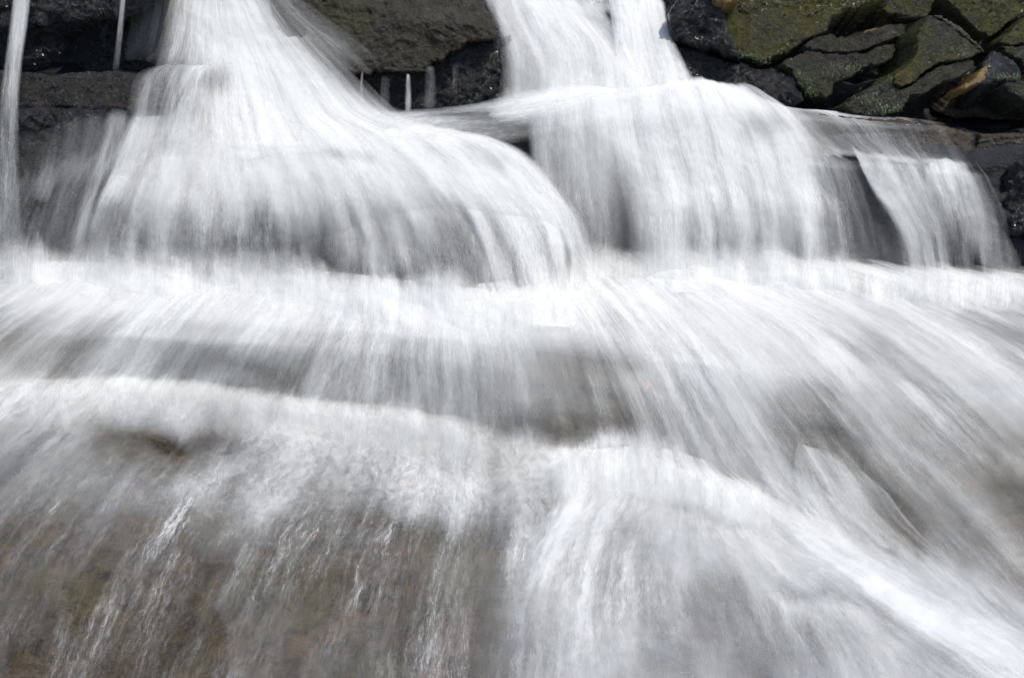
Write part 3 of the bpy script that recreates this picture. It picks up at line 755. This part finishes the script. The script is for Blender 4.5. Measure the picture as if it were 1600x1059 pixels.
fall('right tongue of the upper right waterfall beside the wet black rock', [
 [(945, -5, 2.82, .7), (952, 40, 2.7, .8), (958, 90, 2.6, .85), (960, 160, 2.48, .95)],
 [(962, -12, 2.82, .95), (975, 35, 2.7, .97), (985, 90, 2.6, .97), (995, 160, 2.48, .98)],
 [(990, -12, 2.82, .97), (1002, 35, 2.7, .97), (1015, 90, 2.6, .97), (1035, 160, 2.48, .98)],
 [(1015, -5, 2.82, .9), (1025, 35, 2.7, .95), (1045, 90, 2.6, .95), (1075, 165, 2.48, .98)],
 [(1040, 5, 2.82, .6), (1044, 40, 2.7, .8), (1066, 95, 2.6, .8), (1110, 172, 2.48, .9)]], 200, 200, edge=(0.12, 0.14, 0.06, 0), layers=((0.0, 0.6), (0.02, 0.45)), seed=27.0, lump=0.006)
top_w = sheet('water', [
 [(700, -80), (720, -55), (740, -20), (760, 20)],
 [(800, -80), (820, -50), (840, -15), (860, 30)],
 [(880, -80), (890, -40), (905, 0), (935, 50)],
 [(940, -80), (940, -40), (945, 0), (960, 50)],
 [(1030, -80), (1030, -40), (1035, 0), (1050, 50)]], 140, 80, M_FLOW, cov=0.62, h=0.04, seed=31.0, edge=(0.1, 0.1, 0, 0.1), lump=0.02, lump_s=14, turb=0.6)
tag(top_w, kind='structure', label='rippled grey water arriving at the top of the falls')

# foam shelf between the upper and middle drops
fall('sheet of foam sliding left across the ledge from the upper right waterfall', [
 [(960, 130, 2.52, .6), (890, 128, 2.5, .55), (820, 140, 2.48, .35), (740, 160, 2.46, .25), (640, 172, 2.44, .25), (560, 175, 2.42, .3)],
 [(1000, 145, 2.47, .97), (900, 150, 2.46, .9), (830, 160, 2.45, .85), (750, 172, 2.43, .65), (660, 180, 2.41, .6), (560, 188, 2.39, .8)],
 [(1000, 165, 2.43, .97), (900, 172, 2.42, .9), (820, 178, 2.41, .75), (740, 184, 2.40, .5), (650, 192, 2.38, .75), (560, 205, 2.35, .95)],
 [(980, 182, 2.40, .8), (890, 186, 2.39, .5), (820, 194, 2.38, .4), (740, 204, 2.36, .55), (660, 212, 2.34, .9), (580, 222, 2.32, .95)],
 [(960, 205, 2.37, .8), (880, 215, 2.36, .4), (830, 222, 2.35, .45), (760, 232, 2.33, .8), (690, 238, 2.31, .9), (620, 240, 2.3, .95)]],
 300, 260, edge=(0.2, 0.15, 0.12, 0.15), voids=[(740, 200, 830, 208, 20, -.12), (650, 178, 760, 180, 8, -.3)], layers=((0.0, 0.7), (0.018, 0.4)), seed=37.0, lump=0.008, turb=0.5)

def MR(pts, cv):
    Ys = [2.46, 2.355, 2.32, 2.27, 2.22, 2.18]
    return [(x, y, Yv, c) for (x, y), Yv, c in zip(pts, Ys, cv)]
fall('broad white curtain of water right of centre, falling into the middle pool', [
 MR([(815, 175), (812, 200), (818, 232), (830, 290), (845, 350), (860, 440)], [.2, .4, .55, .6, .6, .6]),
 MR([(868, 165), (866, 190), (866, 225), (870, 290), (878, 350), (890, 425)], [.3, .6, .6, .5, .5, .5]),
 MR([(905, 160), (905, 188), (910, 225), (918, 290), (925, 350), (930, 425)], [.85, .85, .8, .7, .6, .6]),
 MR([(950, 150), (952, 182), (960, 220), (972, 290), (980, 350), (982, 425)], [.97, .95, .9, .55, .4, .35]),
 MR([(1000, 135), (1004, 175), (1012, 220), (1030, 290), (1040, 350), (1045, 425)], [.99, .98, .97, .95, .93, .95]),
 MR([(1050, 125), (1062, 168), (1075, 215), (1095, 290), (1108, 350), (1115, 425)], [.99, .99, .98, .95, .9, .9]),
 MR([(1095, 125), (1115, 165), (1135, 212), (1158, 290), (1170, 350), (1178, 428)], [.98, .98, .97, .93, .85, .85]),
 MR([(1130, 130), (1160, 168), (1190, 215), (1212, 290), (1225, 350), (1232, 430)], [.95, .96, .95, .9, .8, .8]),
 MR([(1155, 135), (1195, 172), (1230, 220), (1255, 290), (1270, 350), (1278, 430)], [.9, .95, .95, .88, .8, .75]),
 MR([(1175, 142), (1225, 180), (1262, 230), (1286, 300), (1300, 355), (1312, 432)], [.6, .85, .85, .75, .6, .5]),
 MR([(1190, 150), (1245, 188), (1285, 240), (1312, 305), (1330, 360), (1345, 434)], [.2, .4, .35, .3, .25, .25])],
 380, 340, edge=(0.05, 0.12, 0.05, 0.17), jit=0.25, sink=34,
 voids=[(962, 230, 982, 400, 22, -.22), (885, 280, 925, 405, 30, -.14), (1185, 300, 1245, 425, 26, -.25), (1110, 300, 1130, 420, 14, -.15), (1070, 320, 1082, 420, 12, -.15), (1150, 200, 1195, 206, 22, -.3), (1265, 300, 1290, 420, 16, -.2)], lump=0.005, lump_s=9, turb=0.12, layers=((0.0, 0.65), (0.03, 0.5)), seed=41.0)

fall('lower right waterfall dropping off the brown ledge', [
 [(1318, 225, 2.38, .6), (1326, 248, 2.31, .8), (1350, 300, 2.26, .8), (1385, 360, 2.22, .3), (1410, 440, 2.18, .3)],
 [(1345, 240, 2.38, .5), (1356, 256, 2.31, .85), (1385, 310, 2.26, .85), (1420, 370, 2.22, .75), (1440, 442, 2.18, .6)],
 [(1395, 246, 2.38, .4), (1405, 262, 2.31, .85), (1430, 320, 2.26, .75), (1455, 380, 2.22, .65), (1468, 444, 2.18, .55)],
 [(1450, 250, 2.38, .4), (1458, 264, 2.31, .8), (1476, 320, 2.26, .6), (1490, 380, 2.22, .5), (1498, 444, 2.18, .5)],
 [(1490, 246, 2.38, .5), (1500, 262, 2.31, .8), (1522, 320, 2.26, .6), (1534, 380, 2.22, .5), (1540, 444, 2.18, .45)],
 [(1512, 248, 2.38, .3), (1528, 272, 2.31, .6), (1552, 330, 2.26, .6), (1562, 385, 2.22, .5), (1570, 444, 2.18, .45)],
 [(1530, 256, 2.38, .1), (1550, 290, 2.31, .2), (1580, 345, 2.26, .2), (1600, 395, 2.22, .25), (1620, 444, 2.18, .3)]],
 260, 220, voids=[(1480, 300, 1502, 435, 20, -.25), (1420, 330, 1440, 435, 10, -.2)], edge=(0.14, 0.25, 0.14, 0.16), jit=0.8, sink=24, lump=0.008, turb=0.15, layers=((0.0, 0.55), (0.02, 0.5)), seed=47.0)
fall('thin dark veil between the curtain and the lower right waterfall', [
 [(1270, 235, 2.37, .4), (1285, 258, 2.31, .45), (1300, 330, 2.27, .35), (1315, 430, 2.2, .5)],
 [(1300, 240, 2.37, .3), (1318, 262, 2.31, .35), (1340, 335, 2.27, .22), (1360, 434, 2.2, .35)],
 [(1330, 246, 2.37, .2), (1345, 270, 2.31, .15), (1375, 340, 2.27, .12), (1400, 438, 2.2, .25)],
 [(1350, 250, 2.37, .1), (1370, 280, 2.31, .1), (1410, 345, 2.27, .1), (1440, 438, 2.2, .2)]], 120, 140, edge=(0.1, 0.2, 0.1, 0.15), sink=18, layers=((0.0, 0.9),), seed=51.0)
film = sheet('water', [
 [(1180, 150, 2.46, .9), (1215, 185, 2.38, .8), (1260, 225, 2.36, .7), (1290, 252, 2.33, .6)],
 [(1230, 168, 2.50, .7), (1260, 184, 2.39, .45), (1300, 222, 2.37, .3), (1330, 250, 2.33, .5)],
 [(1290, 174, 2.50, .75), (1320, 190, 2.39, .35), (1350, 225, 2.37, .3), (1380, 254, 2.33, .5)],
 [(1350, 180, 2.50, .6), (1380, 196, 2.39, .25), (1405, 228, 2.37, .25), (1430, 258, 2.33, .5)],
 [(1420, 186, 2.50, .3), (1440, 202, 2.39, .12), (1460, 234, 2.37, .15), (1480, 262, 2.33, .4)],
 [(1480, 194, 2.50, .2), (1500, 208, 2.39, .08), (1515, 238, 2.37, .1), (1530, 268, 2.33, .2)]], 220, 100, M_FLOW, h=0.004, seed=53.0, edge=(0.06, 0.15, 0.03, 0.1), turb=0.2)
tag(film, kind='structure', label='thin film of water sliding over the brown ledge')

rs = lambda s: random.Random(int(s)).uniform(-3, 3)
# drips below the centre boulder
for (x, c, wd, y0, y1, lab) in [(566, .5, 4, 112, 166, 'thin drip under the centre boulder, nearest the left waterfall'),
                           (638, .8, 6, 116, 168, 'brightest white trickle under the middle of the centre boulder'),
                           (603, .22, 14, 116, 168, 'faint veil of drips between the two trickles under the centre boulder'),
                           (672, .3, 12, 104, 160, 'bluish trickle at the left side of the black recess'),
                           (520, .5, 22, 108, 172, 'spray curtain under the left corner of the centre boulder'),
                           (712, .15, 14, 90, 165, 'faint trickle inside the black recess')]:
    fall(lab, [[(x - wd + 2, y0, 2.5, 0.02), (x - wd, (y0 + y1) / 2, 2.49, c * .1), (x - wd * 1.1, y1 + 8, 2.44, c * .2)],
               [(x, y0, 2.5, c), (x + rs(x + 5), (y0 + y1) / 2, 2.49, c * .7), (x + rs(x), y1 + 8, 2.44, c * .8)],
               [(x + wd - 2, y0, 2.5, 0.02), (x + wd, (y0 + y1) / 2, 2.49, c * .1), (x + wd * 1.1, y1 + 8, 2.44, c * .2)]],
         40, 40, turb=0.5, edge=(0.4, 0.4, 0.15, 0.3), layers=((0.0, 0.9),), seed=60.0 + x * 0.1)

# the standing fin of white water at lower right
fin = fall('small standing fin of white water rising from the rapids at lower right', [
 [(1236, 690), (1231, 725), (1244, 780), (1300, 850)],
 [(1243, 691), (1264, 730), (1290, 785), (1350, 850)],
 [(1262, 698), (1290, 735), (1325, 790), (1390, 855)],
 [(1300, 708), (1325, 745), (1360, 800), (1430, 865)],
 [(1340, 738), (1365, 770), (1400, 815), (1470, 875)],
 [(1375, 768), (1395, 796), (1430, 836), (1490, 890)]], 140, 120, cov=0.62, edge=(0.2, 0.6, 0.25, 0.8), jit=0.5, layers=((0.025, 0.7), (0.04, 0.4)), seed=71.0, turb=0.05)

# ------------------------------------------------------------------ foam surge that starts below the step and sweeps to the lower right
surge = sheet('water', [
 [(880, 745, np.nan, .5), (858, 790, np.nan, .6), (820, 850, np.nan, .5), (785, 915, np.nan, .35), (760, 990, np.nan, .15), (750, 1150, np.nan, .1)],
 [(915, 722, np.nan, .75), (890, 780, np.nan, .88), (855, 850, np.nan, .9), (825, 915, np.nan, .7), (805, 990, np.nan, .4), (800, 1150, np.nan, .3)],
 [(955, 714, np.nan, .85), (940, 780, np.nan, .93), (905, 850, np.nan, .92), (880, 920, np.nan, .85), (870, 1000, np.nan, .7), (870, 1150, np.nan, .6)],
 [(995, 712, np.nan, .85), (995, 780, np.nan, .93), (965, 855, np.nan, .75), (950, 930, np.nan, .75), (950, 1010, np.nan, .7), (960, 1150, np.nan, .6)],
 [(1035, 716, np.nan, .8), (1050, 785, np.nan, .85), (1050, 860, np.nan, .6), (1060, 940, np.nan, .4), (1090, 1030, np.nan, .2), (1120, 1150, np.nan, .15)],
 [(1070, 726, np.nan, .75), (1110, 795, np.nan, .8), (1160, 870, np.nan, .75), (1230, 950, np.nan, .3), (1320, 1040, np.nan, .2), (1400, 1150, np.nan, .3)],
 [(1105, 738, np.nan, .75), (1175, 805, np.nan, .8), (1270, 880, np.nan, .85), (1390, 960, np.nan, .85), (1520, 1050, np.nan, .8), (1640, 1150, np.nan, .7)],
 [(1145, 752, np.nan, .7), (1240, 815, np.nan, .7), (1370, 885, np.nan, .7), (1510, 965, np.nan, .6), (1660, 1050, np.nan, .55), (1800, 1150, np.nan, .5)],
 [(1190, 765, np.nan, .5), (1310, 820, np.nan, .5), (1460, 890, np.nan, .45), (1620, 975, np.nan, .4), (1780, 1060, np.nan, .3), (1900, 1150, np.nan, .3)]],
 340, 340, M_FLOW, h=0.05, seed=101.0, voids=[(1050, 880, 1290, 1060, 70, -.16), (960, 800, 1000, 880, 24, -.2), (1180, 850, 1620, 1060, 34, .15), (1350, 860, 1640, 980, 24, -.2)], jit=0.6, edge=(0.28, 0.18, 0.14, 0.02), lump=0.010, lump_s=7, turb=0.4, tau_mul=0.6, cpow=1.3)
tag(surge, kind='structure', label='surge of white foam sweeping from the step to the lower right')

# ------------------------------------------------------------------ moss tufts on the rock bank
def tufts():
    rng = random.Random(4)
    m, t, out = new_mat('moss_tufts')
    b = t.node('ShaderNodeBsdfPrincipled', Roughness=0.5); b.inputs['Base Color'].default_value = (0.030, 0.055, 0.010, 1)
    t.l.new(b.outputs[0], out.inputs[0])
    V, F = [], []
    for (x0, y0, x1, y1, Y, nb, w) in [(1350, 350, 1010, 250, 0, 0, 0)][:0] + [
        (700, 385, 790, 395, 2.53, 130, 14), (660, 300, 740, 380, 2.53, 90, 18), (760, 300, 930, 285, 2.53, 110, 22), (420, 225, 540, 255, 2.565, 90, 16),
        (1040, 325, 1060, 345, 2.455, 30, 8), (930, 400, 1030, 440, 2.445, 110, 24), (960, 460, 1100, 455, 2.45, 90, 14), (1490, 320, 1590, 325, 2.43, 90, 12),
        (360, 120, 400, 220, 2.565, 50, 14), (1280, 200, 1380, 230, 2.46, 40, 14)]:
        for k in range(nb):
            u = rng.random()
            x = (x0 + (x1 - x0) * u + rng.gauss(0, w * .6)) / Z4[2] + 1000
            y = (y0 + (y1 - y0) * u + rng.gauss(0, w * .6)) / Z4[2]
            p = at(x, y, Y)
            d = np.array([rng.gauss(0, .6), -0.35 - rng.random() * .3, rng.gauss(-.2, .7)]); d /= np.linalg.norm(d)
            L = rng.uniform(.003, .008); s = np.cross(d, [0, -1, .3]); s = s / (np.linalg.norm(s) + 1e-6) * .0009
            base = p - d * 0.006 + np.array([0, 0.008, 0])
            mid = base + d * L * .7; tip = base + d * L * 1.2 + np.array([0, 0, -.003])
            i = len(V)
            V += [base - s, base + s, mid + s * .8, mid - s * .8, tip + s * .1, tip - s * .1]
            F += [(i, i + 1, i + 2, i + 3), (i + 3, i + 2, i + 4, i + 5)]
    tag(mesh_obj('moss', V, F, m), 'bright green moss tufts along the lower edges of the upper right slabs', kind='stuff')
tufts()

# ------------------------------------------------------------------ foam and spray billowing at the foot of the falls
def billow(label, line, up, down, cov, seed, turb=0.25, n=2, fwd=0.05):
    root = None
    L = []
    up0, rng = up, random.Random(int(seed * 10))
    if True:
        lx = np.linspace(0, len(line) - 1, len(line) * 2 - 1)
        line = [(float(np.interp(q, range(len(line)), [p[0] for p in line])), float(np.interp(q, range(len(line)), [p[1] for p in line]))) for q in lx]
    cov0 = cov
    for (x, y) in line:
        up = up0 * rng.uniform(0.75, 1.8); cov = cov0 * rng.uniform(0.8, 1.04)
        L.append([(x, y - up, np.nan, 0.0), (x, y - up * .4, np.nan, cov * .6), (x, y + down * .15, np.nan, cov), (x, y + down * .6, np.nan, cov * .8), (x, y + down, np.nan, 0.0)])
    yb = [float(bed_Y(x, y)) for x, y in line]
    for i in range(n):
        Lk = [[(x, y, b - fwd * (0.3 + 0.35 * i) - 0.04 * j, c) for j, (x, y, _, c) in enumerate(l)] for l, b in zip(L, yb)]
        o = sheet('spray', Lk, 14 * len(line), 60, M_FOAM, seed=seed + 2.9 * i, edge=(0.12, 0.28, 0.25, 0.2), lump=0.014, lump_s=9, turb=turb, cpow=1.0, tau_mul=1.3 / n, jit=0.25)
        if root is None:
            root = tag(o, label, kind='stuff')
        else:
            o.name = 'spray_layer'; o.parent = root
M_FOAM = water_mat('churned_foam', 2.4, 0.0, 0.9, 0.06)
billow('white foam boiling up at the foot of the left waterfall', [(-60, 425), (60, 425), (160, 432), (280, 438), (400, 446), (520, 455), (620, 466), (720, 474), (830, 482), (920, 474)], 46, 75, .93, 81.0)
billow('white foam boiling up at the foot of the broad curtain', [(870, 430), (930, 415), (1010, 412), (1100, 420), (1200, 426), (1300, 430), (1380, 436)], 36, 80, .96, 85.0)
billow('pale spray at the foot of the lower right waterfall', [(1340, 440), (1430, 445), (1520, 446), (1620, 446)], 24, 50, .75, 87.0)
billow('foam cresting where the left waterfall lands on its ledge', [(360, 214), (440, 206), (520, 204), (600, 206), (700, 214)], 16, 40, .8, 88.0)
billow('foam churning under the upper right waterfall', [(770, 165), (840, 160), (920, 156), (1000, 160), (1080, 160), (1160, 160)], 24, 34, .9, 89.0)
billow('foam curling at the foot of the lower step, left side', [(-40, 600), (80, 598), (200, 598), (310, 604), (400, 618), (540, 634), (660, 650), (760, 672), (860, 700)], 8, 90, .38, 91.0)
billow('foam heaped at the foot of the lower step, right of centre', [(850, 730), (920, 718), (1000, 718), (1080, 738), (1180, 770), (1260, 800)], 20, 70, .6, 93.0)

# ------------------------------------------------------------------ leaves
def leaf(px, py, L, rot, label, h=-0.004, colr=(0.55, 0.20, 0.05, 1)):
    m, t, out = new_mat('orange_leaf')
    tcn = t.n.new('ShaderNodeNewGeometry').outputs['Position']
    c = t.mix(t.mapr(t.noise(tcn, 160, 3), 0.35, 0.65), colr, tuple(x * 0.6 for x in colr[:3]) + (1,))
    b = t.node('ShaderNodeBsdfPrincipled', Roughness=0.45); t.put(b.inputs['Base Color'], c)
    t.l.new(b.outputs[0], out.inputs[0])
    C0 = at(px, py, bed_Y(px, py)) + h * np.array([0, -0.6, 0.8])
    nu, nv = 24, 10
    s = np.linspace(0, 1, nu)[:, None]; q = np.linspace(-1, 1, nv)[None, :]
    wdt = 0.30 * L * np.sin(np.pi * s ** 0.8) ** 0.8 * (1 + 0.12 * np.sin(s * 40))
    x = (s - 0.5) * L + 0 * q
    y = q * wdt
    z = 0.12 * L * (q ** 2) + 0.10 * L * np.sin(s * 3)
    ca, sa = math.cos(rot), math.sin(rot)
    top = np.stack([x * ca - y * sa, (x * sa + y * ca) * 0.8, z + (x * sa + y * ca) * 0.6 + 0 * q], -1) + C0
    bot = top - np.array([0, 0, 0.0012])
    f = grid_faces(nu, nv)
    ob = mesh_obj('leaf', np.concatenate([top.reshape(-1, 3), bot.reshape(-1, 3)]), np.concatenate([f, f[:, ::-1] + nu * nv]), m)
    tag(ob, label, 'leaf', 'fallen leaves caught in the stream')
leaf(635, 757, 0.034, 0.1, 'orange fallen leaf in the shallow foam at lower left of centre')
leaf(1015, 603, 0.022, 0.4, 'small orange leaf on the face of the lower step')
leaf(1113, 657, 0.022, 1.2, 'small yellowish leaf stuck below the lower step, right of centre', colr=(0.5, 0.3, 0.1, 1))
